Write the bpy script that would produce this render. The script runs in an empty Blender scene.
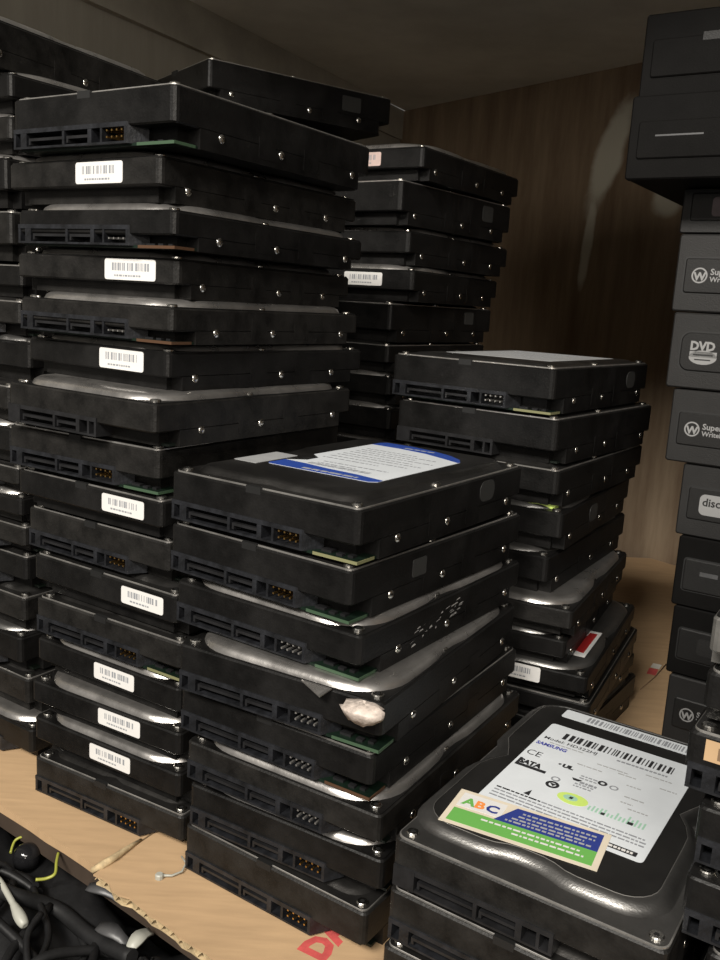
import bpy, bmesh, math, random
from mathutils import Vector, Matrix
random.seed(7)
C = bpy.context.scene.collection
MM = 0.001
R = math.radians

# ------------------------------------------------------------------ materials
def new_mat(name):
    m = bpy.data.materials.new(name); m.use_nodes = True
    nt = m.node_tree
    return m, nt, nt.nodes['Principled BSDF']

def mat(name, col, rough=0.5, metal=0.0, spec=0.5, noise=0.0, scale=60.0, bump=0.0, bscale=400.0, rnoise=0.0):
    m, nt, b = new_mat(name)
    b.inputs['Base Color'].default_value = (*col, 1)
    b.inputs['Roughness'].default_value = rough
    b.inputs['Metallic'].default_value = metal
    b.inputs['Specular IOR Level'].default_value = spec
    if noise or bump or rnoise:
        tc = nt.nodes.new('ShaderNodeTexCoord')
    if noise or rnoise:
        n = nt.nodes.new('ShaderNodeTexNoise'); n.inputs['Scale'].default_value = scale
        n.inputs['Detail'].default_value = 6; n.inputs['Roughness'].default_value = 0.65
        nt.links.new(tc.outputs['Object'], n.inputs['Vector'])
    if noise:
        r = nt.nodes.new('ShaderNodeValToRGB')
        r.color_ramp.elements[0].position = 0.35; r.color_ramp.elements[1].position = 0.72
        r.color_ramp.elements[0].color = (*[c*(1-noise) for c in col], 1)
        r.color_ramp.elements[1].color = (*[min(1, c*(1+noise)) for c in col], 1)
        nt.links.new(n.outputs['Fac'], r.inputs['Fac']); nt.links.new(r.outputs['Color'], b.inputs['Base Color'])
    if rnoise:
        mr = nt.nodes.new('ShaderNodeMapRange')
        mr.inputs['To Min'].default_value = max(0.05, rough-rnoise); mr.inputs['To Max'].default_value = min(1, rough+rnoise)
        nt.links.new(n.outputs['Fac'], mr.inputs['Value']); nt.links.new(mr.outputs['Result'], b.inputs['Roughness'])
    if bump:
        n2 = nt.nodes.new('ShaderNodeTexNoise'); n2.inputs['Scale'].default_value = bscale; n2.inputs['Detail'].default_value = 3
        nt.links.new(tc.outputs['Object'], n2.inputs['Vector'])
        bp = nt.nodes.new('ShaderNodeBump'); bp.inputs['Strength'].default_value = bump; bp.inputs['Distance'].default_value = 0.0005
        nt.links.new(n2.outputs['Fac'], bp.inputs['Height']); nt.links.new(bp.outputs['Normal'], b.inputs['Normal'])
    return m

M = {}
M['black'] = mat('black_cast_paint', (.0065,.0062,.006), .42, 0, .25, noise=.55, scale=45, bump=.25, bscale=900, rnoise=.12)
M['black2'] = mat('black_cast_paint_dusty', (.0105,.0098,.009), .48, 0, .27, noise=.6, scale=70, bump=.3, bscale=900, rnoise=.12)
M['lid_black'] = mat('black_lid_paint', (.075,.072,.069), .34, .88, .5, noise=.4, scale=35, bump=.12, bscale=1200, rnoise=.1)
M['lid_sams'] = mat('charcoal_lid_paint', (.20,.195,.188), .34, .9, .5, noise=.25, scale=30, bump=.15, bscale=1500, rnoise=.06)
M['panel'] = mat('matt_black_lid_panel', (.012,.0115,.011), .45, 0, .3, noise=.3, scale=40)
M['silver'] = mat('brushed_lid_aluminium', (.50,.48,.46), .3, .9, .5, noise=.18, scale=60, bump=.08, bscale=700, rnoise=.12)
M['steel'] = mat('worn_steel_edge_highlight', (.62,.6,.57), .38, .9, noise=.3, scale=80)  # bare metal; also paints the bright highlights along lid edges
M['screw'] = mat('screw_steel', (.62,.6,.56), .24, 1.0)
M['socket'] = mat('screw_socket', (.03,.03,.03), .5, .6)
M['grey_alu'] = mat('bare_grey_casting', (.17,.165,.155), .45, .5, noise=.25, scale=60, bump=.3)
M['plastic'] = mat('blue_grey_connector_plastic', (.0115,.0122,.0145), .42, 0, .45, noise=.6, scale=160, bump=.3, bscale=700)
M['plastic_black'] = mat('black_connector_plastic', (.012,.012,.013), .4, 0, .5, noise=.4, scale=100)
M['dark'] = mat('slot_black', (.005,.005,.005), .6)
M['gold'] = mat('gold_pins', (.75,.47,.16), .3, 1.0)
M['pcb'] = mat('circuit_green', (.004,.011,.0065), .45, 0, .35, noise=.4, scale=200)
M['pcb_edge'] = mat('circuit_edge', (.17,.17,.085), .5)
M['pcb_dark'] = mat('circuit_black', (.006,.010,.007), .4)
M['pcb_rim'] = mat('circuit_green_edge', (.04,.075,.042), .5)
M['copper'] = mat('copper_edge', (.13,.07,.04), .4, .5)
M['label'] = mat('drive_label_white', (.60,.63,.66), .4, 0, .4, noise=.04, scale=60)
M['white'] = mat('label_white', (.63,.62,.605), .45, 0, .4, noise=.04, scale=60)
M['pale'] = mat('label_pale_grey', (.33,.335,.34), .4, 0, .5, noise=.08, scale=60)
M['pink'] = mat('label_dirty_pink', (.55,.42,.38), .5, noise=.1, scale=80)
M['ink'] = mat('label_ink', (.02,.02,.022), .5)
M['ink_grey'] = mat('label_ink_grey', (.24,.25,.27), .5)
M['ink_blue'] = mat('label_ink_blue', (.06,.07,.32), .5)
M['blue'] = mat('label_blue', (.022,.06,.30), .4, noise=.08, scale=50)
M['royal'] = mat('sticker_blue', (.026,.042,.21), .4)
M['green'] = mat('sticker_green', (.13,.37,.08), .45)
M['lime'] = mat('logo_lime', (.50,.66,.15), .5)
M['palegreen'] = mat('logo_pale_green', (.30,.50,.38), .5)
M['cream'] = mat('sticker_cream', (.62,.55,.44), .5, noise=.05, scale=60)
M['orange'] = mat('sticker_orange', (.75,.25,.06), .5)
M['red'] = mat('label_red', (.35,.02,.02), .4)
M['seal'] = mat('grey_seal', (.03,.03,.029), .45)
M['putty'] = mat('pale_putty', (.50,.43,.38), .5, 0, .5, noise=.35, scale=250, bump=.6, bscale=500)
M['scuff'] = mat('scuffed_metal', (.42,.41,.4), .5, .4)
M['bezel'] = mat('charcoal_bezel_plastic', (.0125,.012,.0117), .55, 0, .3, noise=.15, scale=40, bump=.25, bscale=1500)
M['bezel_dark'] = mat('black_and_shaded_bezel_plastic', (.0045,.0042,.004), .65, 0, .06, noise=.2, scale=40, bump=.2, bscale=1500)  # also puts the ceiling's shade into the colour of the top two drives
M['tray'] = mat('tray_plastic', (.0085,.0082,.008), .5, 0, .3, noise=.15, scale=40, bump=.2, bscale=1500)
M['logo'] = mat('logo_grey_print', (.2,.2,.2), .5)
M['logo_pink'] = mat('logo_dull_pink', (.06,.046,.05), .5, noise=.2, scale=300)
M['cable'] = mat('black_cable_rubber', (.008,.008,.0085), .5, 0, .3, noise=.4, scale=80, bump=.2, bscale=600)
M['cable2'] = mat('dark_grey_rubber', (.0125,.0125,.013), .6, 0, .2, noise=.4, scale=60)
M['strap'] = mat('grey_plastic_strap', (.06,.06,.062), .4, 0, .5, noise=.2, scale=60)
M['offwhite'] = mat('offwhite_plastic', (.33,.33,.29), .45)
M['wire_yel'] = mat('yellow_green_wire', (.30,.31,.05), .45)
M['gloss'] = mat('black_gloss', (.01,.01,.011), .12)
M['holo'] = None

def m_holo():
    m, nt, b = new_mat('rainbow_foil')
    tc = nt.nodes.new('ShaderNodeTexCoord'); sp = nt.nodes.new('ShaderNodeSeparateXYZ')
    r = nt.nodes.new('ShaderNodeValToRGB'); e = r.color_ramp.elements
    e[0].position = 0; e[0].color = (.25,.03,.6,1); e[1].position = 1; e[1].color = (.6,.25,.3,1)
    for p, c in ((.25,(.1,.15,.8,1)),(.5,(.1,.6,.3,1)),(.75,(.65,.75,.1,1))):
        q = e.new(p); q.color = c
    nt.links.new(tc.outputs['Generated'], sp.inputs[0]); nt.links.new(sp.outputs['Z'], r.inputs['Fac'])
    nt.links.new(r.outputs['Color'], b.inputs['Base Color'])
    b.inputs['Metallic'].default_value = .4; b.inputs['Roughness'].default_value = .3
    return m
M['holo'] = m_holo()

def m_cardboard(name, col):
    m, nt, b = new_mat(name)
    tc = nt.nodes.new('ShaderNodeTexCoord')
    mp = nt.nodes.new('ShaderNodeMapping'); mp.inputs['Rotation'].default_value = (0,0,R(33)); mp.inputs['Scale'].default_value = (12,90,12)
    n = nt.nodes.new('ShaderNodeTexNoise'); n.inputs['Scale'].default_value = 3; n.inputs['Detail'].default_value = 6
    n2 = nt.nodes.new('ShaderNodeTexNoise'); n2.inputs['Scale'].default_value = 14; n2.inputs['Detail'].default_value = 5
    mx = nt.nodes.new('ShaderNodeMix'); mx.data_type = 'FLOAT'; mx.inputs[0].default_value = .55
    r = nt.nodes.new('ShaderNodeValToRGB')
    r.color_ramp.elements[0].position = .3; r.color_ramp.elements[0].color = (*[c*.78 for c in col],1)
    r.color_ramp.elements[1].position = .7; r.color_ramp.elements[1].color = (*[c*1.12 for c in col],1)
    nt.links.new(tc.outputs['Object'], mp.inputs['Vector']); nt.links.new(mp.outputs['Vector'], n.inputs['Vector'])
    nt.links.new(tc.outputs['Object'], n2.inputs['Vector'])
    nt.links.new(n.outputs['Fac'], mx.inputs[2]); nt.links.new(n2.outputs['Fac'], mx.inputs[3])
    nt.links.new(mx.outputs[0], r.inputs['Fac']); nt.links.new(r.outputs['Color'], b.inputs['Base Color'])
    b.inputs['Roughness'].default_value = .75; b.inputs['Specular IOR Level'].default_value = .2
    bp = nt.nodes.new('ShaderNodeBump'); bp.inputs['Strength'].default_value = .25; bp.inputs['Distance'].default_value = .001
    nt.links.new(mx.outputs[0], bp.inputs['Height']); nt.links.new(bp.outputs['Normal'], b.inputs['Normal'])
    return m
M['card'] = m_cardboard('brown_cardboard', (.43,.29,.165))
M['card_edge'] = mat('torn_cardboard_edge', (.46,.35,.20), .8, noise=.35, scale=200, bump=.5, bscale=500)
M['card_red'] = mat('red_carton_print', (.50,.075,.07), .7, noise=.25, scale=120)
M['card_white'] = mat('white_carton_print', (.66,.63,.56), .7, noise=.1, scale=120)
M['crease'] = mat('carton_crease', (.16,.10,.055), .8)

def m_wall(name, c0, c1, stains=()):
    """stained plywood: vertical streaks and blotches; stains = soft whitish smears (along, height, half length, half width, tilt) in mm"""
    m, nt, b = new_mat(name); N=nt.nodes.new; K=nt.links.new
    tc = N('ShaderNodeTexCoord')
    mp = N('ShaderNodeMapping'); mp.inputs['Scale'].default_value = (14,14,1.6)
    n = N('ShaderNodeTexNoise'); n.inputs['Scale'].default_value = 2.2; n.inputs['Detail'].default_value = 8; n.inputs['Roughness'].default_value = .7
    r = N('ShaderNodeValToRGB')
    r.color_ramp.elements[0].position = .3; r.color_ramp.elements[0].color = (*c0,1)
    r.color_ramp.elements[1].position = .75; r.color_ramp.elements[1].color = (*c1,1)
    K(tc.outputs['Object'], mp.inputs['Vector']); K(mp.outputs['Vector'], n.inputs['Vector']); K(n.outputs['Fac'], r.inputs['Fac'])
    col = r.outputs['Color']
    if stains:
        nz = N('ShaderNodeTexNoise'); nz.inputs['Scale'].default_value = 22; nz.inputs['Detail'].default_value = 5
        K(tc.outputs['Object'], nz.inputs['Vector'])
        dx,dy = math.cos(R(52)),-math.sin(R(52))
        for s0,z0,hl,hw,tilt in stains:
            P0 = Vector((.026+dx*s0*MM, 1.378+dy*s0*MM, z0*MM))
            ax = Vector((dx*math.sin(R(tilt)),dy*math.sin(R(tilt)),math.cos(R(tilt)))); bx = Vector((dx*math.cos(R(tilt)),dy*math.cos(R(tilt)),-math.sin(R(tilt))))
            sub = N('ShaderNodeVectorMath'); sub.operation='SUBTRACT'; sub.inputs[1].default_value = P0; K(tc.outputs['Object'], sub.inputs[0])
            sq=[]
            for v,h in ((ax,hl),(bx,hw)):
                d = N('ShaderNodeVectorMath'); d.operation='DOT_PRODUCT'; d.inputs[1].default_value = v/(h*MM); K(sub.outputs[0], d.inputs[0])
                p = N('ShaderNodeMath'); p.operation='POWER'; p.inputs[1].default_value = 2
                a_ = N('ShaderNodeMath'); a_.operation='ABSOLUTE'; K(d.outputs['Value'], a_.inputs[0]); K(a_.outputs[0], p.inputs[0]); sq.append(p)
            ad = N('ShaderNodeMath'); K(sq[0].outputs[0], ad.inputs[0]); K(sq[1].outputs[0], ad.inputs[1])
            wob = N('ShaderNodeMath'); wob.operation='MULTIPLY_ADD'; wob.inputs[1].default_value = 2.4; K(nz.outputs['Fac'], wob.inputs[0]); K(ad.outputs[0], wob.inputs[2])
            mr = N('ShaderNodeMapRange'); mr.interpolation_type='SMOOTHSTEP'
            mr.inputs['From Min'].default_value = 2.75; mr.inputs['From Max'].default_value = 1.55; mr.inputs['To Min'].default_value = 0; mr.inputs['To Max'].default_value = .85
            K(wob.outputs[0], mr.inputs['Value'])
            mx = N('ShaderNodeMix'); mx.data_type='RGBA'; K(mr.outputs['Result'], mx.inputs[0]); K(col, mx.inputs[6]); mx.inputs[7].default_value = (.50,.49,.42,1)
            col = mx.outputs[2]
    K(col, b.inputs['Base Color'])
    b.inputs['Roughness'].default_value = .7; b.inputs['Specular IOR Level'].default_value = .25
    return m
M['wall'] = m_wall('stained_brown_plywood', (.13,.088,.056), (.29,.225,.155), ((384,448,68,17,20),(470,395,20,20,0),(366,350,50,7,4)))
M['wall_side'] = m_wall('grey_brown_panel', (.26,.245,.21), (.36,.34,.29))
M['ceil'] = mat('dull_shelf_underside', (.72,.745,.73), .65, 0, .25, noise=.22, scale=4)
M['trim'] = mat('pale_edge_strip', (.36,.34,.29), .6, noise=.2, scale=12)
M['shelf'] = mat('dark_shelf_board', (.05,.035,.025), .6, noise=.3, scale=15)
M['low'] = mat('lower_shelf_board', (.03,.025,.02), .7, noise=.3, scale=15)

# ------------------------------------------------------------------ mesh helpers
class MB:
    """collects shapes (in mm) with material slots; build() links ONE mesh object (in m)"""
    def __init__(s): s.v=[]; s.f=[]; s.m=[]; s.sm=[]
    def add(s, vs, fs, mi=0, smooth=False):
        o=len(s.v); s.v += [tuple(p) for p in vs]
        for f in fs: s.f.append(tuple(o+i for i in f)); s.m.append(mi); s.sm.append(smooth)
    def box(s, x0,x1,y0,y1,z0,z1, mi=0):
        s.add([(x0,y0,z0),(x1,y0,z0),(x1,y1,z0),(x0,y1,z0),(x0,y0,z1),(x1,y0,z1),(x1,y1,z1),(x0,y1,z1)],
              [(3,2,1,0),(4,5,6,7),(0,1,5,4),(1,2,6,5),(2,3,7,6),(3,0,4,7)], mi)
    def loft(s, rings, mi=0, cap0=True, cap1=True, mis=None, smooth=False):
        n=len(rings[0]); vs=[p for r in rings for p in r]; o=len(s.v)
        s.v += [tuple(p) for p in vs]
        for k in range(len(rings)-1):
            for i in range(n):
                j=(i+1)%n
                s.f.append((o+k*n+i,o+k*n+j,o+(k+1)*n+j,o+(k+1)*n+i)); s.m.append(mis[k] if mis else mi); s.sm.append(smooth)
        if cap0: s.f.append(tuple(o+i for i in reversed(range(n)))); s.m.append(mis[0] if mis else mi); s.sm.append(False)
        if cap1: s.f.append(tuple(o+(len(rings)-1)*n+i for i in range(n))); s.m.append(mis[-1] if mis else mi); s.sm.append(False)
    def cyl(s, x,y,z0,z1,r,mi=0,n=14, axis='z', r1=None, bev=0):
        r1 = r if r1 is None else r1
        prof=[(r,z0),(r1,z1)] if not bev else [(r,z0),(r1,z1-bev),(r1-bev,z1)]
        rings=[]
        for rr,z in prof:
            ring=[]
            for k in range(n):
                a=2*math.pi*k/n; p,q=rr*math.cos(a),rr*math.sin(a)
                if axis=='z': ring.append((x+p,y+q,z))
                elif axis=='x': ring.append((z,x+p,y+q))   # x,y are the y,z centre
                else: ring.append((x+p,z,y-q))             # axis y: x,z centre
            rings.append(ring)
        s.loft(rings,mi)
    def tube(s, pts, r, mi=0, n=8):
        pts=[Vector(p) for p in pts]; rings=[]; up=Vector((0,0,1))
        for i,p in enumerate(pts):
            t=(pts[min(i+1,len(pts)-1)]-pts[max(i-1,0)]).normalized()
            a=t.cross(up)
            if a.length<1e-3: a=t.cross(Vector((1,0,0)))
            a.normalize(); b=t.cross(a)
            rr=r[i] if isinstance(r,(list,tuple)) else r
            rings.append([tuple(p+a*rr*math.cos(2*math.pi*k/n)+b*rr*math.sin(2*math.pi*k/n)) for k in range(n)])
        s.loft(rings,mi,smooth=True)
    def mesh(s, name, mats):
        me=bpy.data.meshes.new(name)
        me.from_pydata([(x*MM,y*MM,z*MM) for x,y,z in s.v],[],s.f)
        for m in mats: me.materials.append(m)
        me.polygons.foreach_set('material_index',s.m); me.polygons.foreach_set('use_smooth',s.sm)
        me.update()
        bm=bmesh.new(); bm.from_mesh(me); bmesh.ops.recalc_face_normals(bm,faces=bm.faces); bm.to_mesh(me); bm.free()
        return me
    def build(s, name, mats, parent=None, loc=(0,0,0), rotz=0):
        if not isinstance(mats,(list,tuple)): mats=[mats]
        return link(s.mesh(name,mats),name,parent,loc,rotz)

def link(me, name, parent=None, loc=(0,0,0), rot=0):
    o=bpy.data.objects.new(name,me); C.objects.link(o)
    if parent: o.parent=parent
    o.location=[c*MM for c in loc]
    o.rotation_euler=(0,0,rot) if not isinstance(rot,(tuple,list)) else rot
    return o

def thing(name, label, cat, loc, rotz=0, group=None):
    o=bpy.data.objects.new(name,None); C.objects.link(o)
    o.empty_display_size=.01
    o.location=[c*MM for c in loc]; o.rotation_euler=(0,0,rotz)
    o['label']=label; o['category']=cat
    if group: o['group']=group
    return o
def tag(o,label,cat,group=None,kind=None):
    o['label']=label; o['category']=cat
    if group: o['group']=group
    if kind: o['kind']=kind
    return o

def rrect(w,d,r,z,ns=5,ne=10,dent=None,cx=0,cy=0):
    """rounded rectangle outline; dent=(side_depth, side_y, side_sigma, front_depth, front_sigma)"""
    pts=[]; hx,hy=w/2,d/2
    cs=[(hx-r,-hy+r,-90),(hx-r,hy-r,0),(-hx+r,hy-r,90),(-hx+r,-hy+r,180)]
    for k,(ax,ay,a0) in enumerate(cs):
        arc=[(ax+r*math.cos(R(a0+90*i/ns)), ay+r*math.sin(R(a0+90*i/ns))) for i in range(ns+1)]
        pts+=arc
        bx,by,b0=cs[(k+1)%4]
        e=(bx+r*math.cos(R(b0)),by+r*math.sin(R(b0)))
        for i in range(1,ne): pts.append((arc[-1][0]+(e[0]-arc[-1][0])*i/ne, arc[-1][1]+(e[1]-arc[-1][1])*i/ne))
    if dent:
        sd,sy,ss,fd,fs=dent; q=[]
        for x,y in pts:
            if abs(x)>hx-.5*r-.01: x-=math.copysign(sd*math.exp(-((y-sy)/ss)**2),x)
            if y<-hy+.5*r+.01: y+=fd*math.exp(-(x/fs)**4)
            q.append((x,y))
        pts=q
    return [(x+cx,y+cy,z) for x,y in pts]

W,D=101.6,147.0
# ------------------------------------------------------------------ shared small meshes
def screw_mesh():
    b=MB(); b.cyl(0,0,0,1.1,2.5,0,n=16,bev=.4); b.cyl(0,0,1.1,1.13,1.0,1,n=6); return b.mesh('screw',[M['screw'],M['socket']])
def hole_mesh():   # solid bright dome in place of the hole, shaped to catch its glint, axis x
    b=MB(); n=14
    def ring(r,x): return [(x,r*math.cos(2*math.pi*k/n),r*math.sin(2*math.pi*k/n)) for k in range(n)]
    b.loft([ring(2.0,-.2),ring(2.0,.12),ring(1.8,.3),ring(1.35,.62),ring(.75,.85),ring(.2,.92)],0,cap0=False,smooth=True)
    return b.mesh('screw_hole',[M['screw']])
ME_SCREW=screw_mesh(); ME_HOLE=hole_mesh()

def connector_mesh(style):
    """SATA connector bar, front face at y=-74.2; x -49.5..end"""
    b=MB(); f=-74.2; bk=-62
    end=24 if style!='old' else 14
    z0,z1=1.0,9.6
    b.box(-49.5,end,-66,bk,z0,z1)                     # back plate
    b.box(-49.5,end,f,-66,z0,z0+.9); b.box(-49.5,end,f,-66,z1-1.9,z1)
    for x0,x1 in ((-49.5,-48.0),(-44.6,-40.5),(-16.3,-14.8),(.2,2.6),(8,9.2),(end-1.4,end)):
        if x1<=end+.01: b.box(x0,x1,f+.1,-66,z0+.9,z1-1.9)
    b.box(-49.5,-40.5,f-.3,f,z0,z1-.2) if style=='old' else None
    if style!='old':                                   # slanted end cheek
        b.add([(end,f,z0),(end+5,-66,z0),(end,-66,z0),(end,f,z1),(end+5,-66,z1),(end,-66,z1)],[(0,2,1),(3,4,5),(0,1,4,3),(1,2,5,4),(2,0,3,5)])
    return b.mesh('sata_connector',[M['plastic_black' if style=='old' else 'plastic']])
def tongue_mesh(w):
    b=MB(); b.box(0,w,-73.6,-66,4.3,5.5); b.box(0,1.1,-73.6,-66,2.7,4.3); return b.mesh('contact_tongue',[M['plastic_black']])
def header_mesh(gold):
    b=MB(); b.box(9.4,22.3,-66.6,-65.9,2.2,8.2,0)
    for i in range(4):
        for j in range(2):
            x=11+i*3.0; z=3.6+j*2.7; b.box(x,x+.75,-73.4,-66,z,z+.75,1)
    return b.mesh('jumper_header',[M['dark'],M['gold'] if gold else M['steel']])
ME_CONN={'gold':connector_mesh('gold'),'plain':connector_mesh('plain'),'old':connector_mesh('old')}
ME_T1,ME_T2=tongue_mesh(23),tongue_mesh(14.5)
ME_HEAD={'gold':header_mesh(True),'plain':header_mesh(False)}

def pcb_mesh(edge):
    b=MB()
    if edge=='dark': b.box(-47,48,-63,-15,.15,1.3,0); return b.mesh('circuit_board',[M['pcb_dark']])
    b.box(-47,49.6,-71.9,-15,.15,1.3,0)
    b.box(28,49.6,-72.1,-71.8,.1,1.35,1); b.box(49.4,49.7,-72.1,-60,.1,1.35,1)
    for x,y,w,d in ((30,-69,5,4),(38,-70,3,2.5),(43,-69,2.5,3)): b.box(x,x+w,y,y+d,1.25,2.3,2)
    return b.mesh('circuit_board',[M['pcb_dark'] if edge=='dark' else M['pcb'],M['pcb_edge'] if edge=='pale' else (M['pcb_rim'] if edge=='green' else (M['copper'] if edge=='copper' else M['black2'])),M['plastic_black']])
ME_PCB={k:pcb_mesh(k) for k in ('pale','green','copper','dark')}

def barcode_mesh(seed, base='white', w=32, h=9.6):
    rnd=random.Random(seed); b=MB()
    ring=lambda y: [(x,y,z) for x,z,_ in [(p[0],p[1],0) for p in rrect(w,h,1.2,0,3,1)]]
    b.loft([ring(0),ring(-.18)],0)
    x=-w/2+4.5
    while x<w/2-4.5:
        q=rnd.choice((.35,.5,.8,1.1)); b.box(x,x+q,-.23,-.17,-.5,h/2-1.7,1); x+=q+rnd.choice((.35,.5,.7,1.3))
    x=-w/2+6
    while x<w/2-9:
        q=rnd.uniform(.6,1.8); b.box(x,x+q,-.23,-.17,-h/2+1.5,-h/2+2.3,1); x+=q+.5
    return b.mesh('barcode_label',[M[base],M['ink_grey']])

# ------------------------------------------------------------------ the hard drive
def casting(H, parent, dusty, front, bare=False):
    b=MB(); h1=min(8.0,H*.36)
    ins=.7
    b.loft([rrect(W-2*ins,D-2*ins,2.2,h1,3,1),rrect(W,D,2.6,h1+ins,3,1),rrect(W,D,2.6,H-ins,3,1),rrect(W-2*ins,D-2*ins,2.2,H,3,1)],0)
    # lower block: set back at both ends, corners cut away
    fy=-D/2+(9.0 if front=='C' else 6.0); by=D/2-5; hx=W/2
    cn=15 if front=='C' else 9; cx=7
    pl=[(-hx+cx,fy),(hx-cx,fy),(hx-cx,-D/2+cn),(hx,-D/2+cn),(hx,by-6),(hx-cx,by),(-hx+cx,by),(-hx,by-6),(-hx,-D/2+cn),(-hx+cx,-D/2+cn)]
    b.loft([[(x,y,0) for x,y in pl],[(x,y,h1+.3) for x,y in pl]],0)
    # shallow ribs on the long walls
    for sx in (-1,1):
        for y0,y1 in ((-20,-8),(14,26)):
            b.box(min(sx*(hx-.2),sx*(hx+.12)),max(sx*(hx-.2),sx*(hx+.12)),y0,y1,2.5,min(H-2.5,12),0)
    return b.build('casting',[M['grey_alu'] if bare else M['black2' if dusty else 'black']],parent)

def lid_flat(H,c,parent,black=True,plateau=True,dent=True):
    b=MB(); t=.7; i0=1.2
    dn=(0,0,1,0,1)
    b.loft([rrect(W-2*i0,D-2*i0,3,H,5,10),rrect(W-2*i0,D-2*i0,3,H+t-.15,5,10),rrect(W-2*i0-.5,D-2*i0-.5,3,H+t,5,10)],0,mis=[1,1,0],smooth=False)
    # plateau with dents beside the middle screws
    d2=(6.5,-8,9,2.2,5)
    b.loft([rrect(W-12,D-11,9.6,H+t-.05,5,10,d2),rrect(W-13.2,D-12.2,9.2,H+t+(c-t)*.2,5,10,d2),rrect(W-15,D-14,8.8,H+t+(c-t)*.62,5,10,d2),rrect(W-17,D-16,8.2,H+t+(c-t)*.92,5,10,d2),rrect(W-20,D-19,7.5,H+c,5,10,d2)],0,cap0=False,smooth=True)
    b.box(-7,1,-D/2-.05,-D/2+2.4,H-2.2,H+.9,2)       # dark latch notch in the front edge
    return b.build('top_cover',[M['lid_black'],M['steel'],M['dark']],parent)

def lid_rim(H,c,parent,m='silver',top=None):
    b=MB(); d2=(2.5,-6,10,0,1)
    b.loft([rrect(W-1.5,D-1.5,2.4,H,5,10),rrect(W-1.5,D-1.5,2.4,H+.5,5,10)],1)
    b.loft([rrect(W-2.6,D-2.6,23,H+.45,7,10,d2),rrect(W-3,D-3,23,H+.9,7,10,d2),rrect(W-4.4,D-4.4,22.6,H+c*.62,7,10,d2),rrect(W-7.5,D-7.5,22,H+c*.92,7,10,d2),rrect(W-12,D-12,20,H+c,7,10,d2)],0,cap0=False,mis=[0,0,0,0],smooth=True)
    return b.build('top_cover',[M[m],M['black']],parent)

def lid_samsung(H,c,parent):
    b=MB(); d2=(7,1,8.5,3.6,12)
    b.loft([rrect(W-1,D-1,4,H,5,14),rrect(W-1,D-1,4,H+.6,5,14),rrect(W-2,D-2,3.6,H+.8,5,14)],0,mis=[2,2,0])
    def o(w,d,r,z): return rrect(w,d,r,z,6,14,d2,cx=-3,cy=5)
    k=c/4.2
    b.loft([o(91+8,D-7,16,H+.75),o(91+6.5,D-8.5,15.6,H+1.0),o(91+4.4,D-10.6,15,H+2.1*k),o(91+2.2,D-12.8,14,H+3.3*k),o(91-.4,D-15.4,13,H+4.0*k),o(91-2.8,D-17.8,12.4,H+c)],0,cap0=False,cap1=False,smooth=True)  # base colour lighter than the panel, to raise the bevel highlight
    b.loft([o(91-2.8,D-17.8,12.4,H+c),o(91-3.3,D-18.3,12.2,H+c+.12),o(91-3.8,D-18.8,12,H+c-.22)],1,cap0=False,mis=[2,1],smooth=False)  # steel lip paints the bright highlight line around the panel
    return b.build('top_cover',[M['lid_sams'],M['panel'],M['steel']],parent)

def put_screws(H,z,parent,lid):
    ys=[(-1,-1),(1,-1),(1,1),(-1,1)]
    ex=5.2
    for sx,sy in ys: link(ME_SCREW,'screw',parent,(sx*(W/2-ex),sy*(D/2-ex),z))
    for sx in (-1,1): link(ME_SCREW,'screw',parent,(sx*(W/2-ex),-8 if lid!='sams' else 1,z))

LID_C={'flat':2.4,'blue':3.3,'rim':3.8,'rimdark':3.3,'sams':4.2,'pale':2.0}
def hard_drive(spec, base_z, top_z, x, y, yaw, label, group=None, prev=None):
    """x,y: near right corner of the end that faces the front; yaw: how far the front turns"""
    lid=spec['lid']; c=LID_C[lid]; H=top_z-base_z
    a=R(yaw); rx,ry=math.cos(a),-math.sin(a); vx,vy=math.sin(a),math.cos(a)
    cx=x-rx*W/2+vx*D/2; cy=y-ry*W/2+vy*D/2
    t=thing('hard_drive',label,'hard drive',(cx,cy,base_z+.06),-a,group)
    H-=.06
    front=spec.get('end','C')
    casting(H,t,spec.get('dusty',False),front,spec.get('bare',False))
    if lid in('flat','blue','pale'): lid_flat(H,c,t)
    elif lid=='sams': lid_samsung(H,c,t)
    else: lid_rim(H,c,t,'silver' if lid=='rim' else 'lid_sams')
    put_screws(H,H+(.5 if lid=='rim' or lid=='rimdark' else .65),t,lid)
    hz=min(6.35,H*.32)
    hy=(28.5,70.1,130.1) if front=='C' else (16.9,76.9,118.5)
    for sx in ((1,-1) if spec.get('both') else (1,)):
        for yy in hy: link(ME_HOLE,'screw_hole',t,(sx*W/2,-D/2+yy,hz),0 if sx>0 else math.pi)
    if front=='C':
        cs=spec.get('conn','gold')
        k=link(ME_CONN[cs],'sata_connector',t)
        link(ME_T1,'contact_tongue',k,(-39.5,0,0)); link(ME_T2,'contact_tongue',k,(-14,0,0))
        if cs!='old': link(ME_HEAD[cs],'jumper_header',k)
        link(ME_PCB[spec.get('pcb','green')],'circuit_board',t)
    if 'bar' in spec:
        bx,base=spec['bar'][:2]; sz=spec['bar'][2:] or (30,8.8); h1=H*.34
        l=link(barcode_mesh(hash(label)%9999 if False else int(abs(bx)*37+H*11),base,*sz),'barcode_label',t,(bx,-D/2-.02,(h1+H)/2+.3))
        l['label']='white barcode label' if base=='white' else 'dirty pink barcode label'
    if 'seal' in spec:
        sy,zz,ww,hh,rr=spec['seal']; b=MB()
        ring=lambda xx:[(xx,p[0]+sy,p[1]+zz) for p in rrect(ww,hh,rr,0,5,1)]
        b.loft([ring(W/2-.1),ring(W/2+.22)],0); b.build('side_seal',[M['seal']],t)
    return t,H

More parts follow.
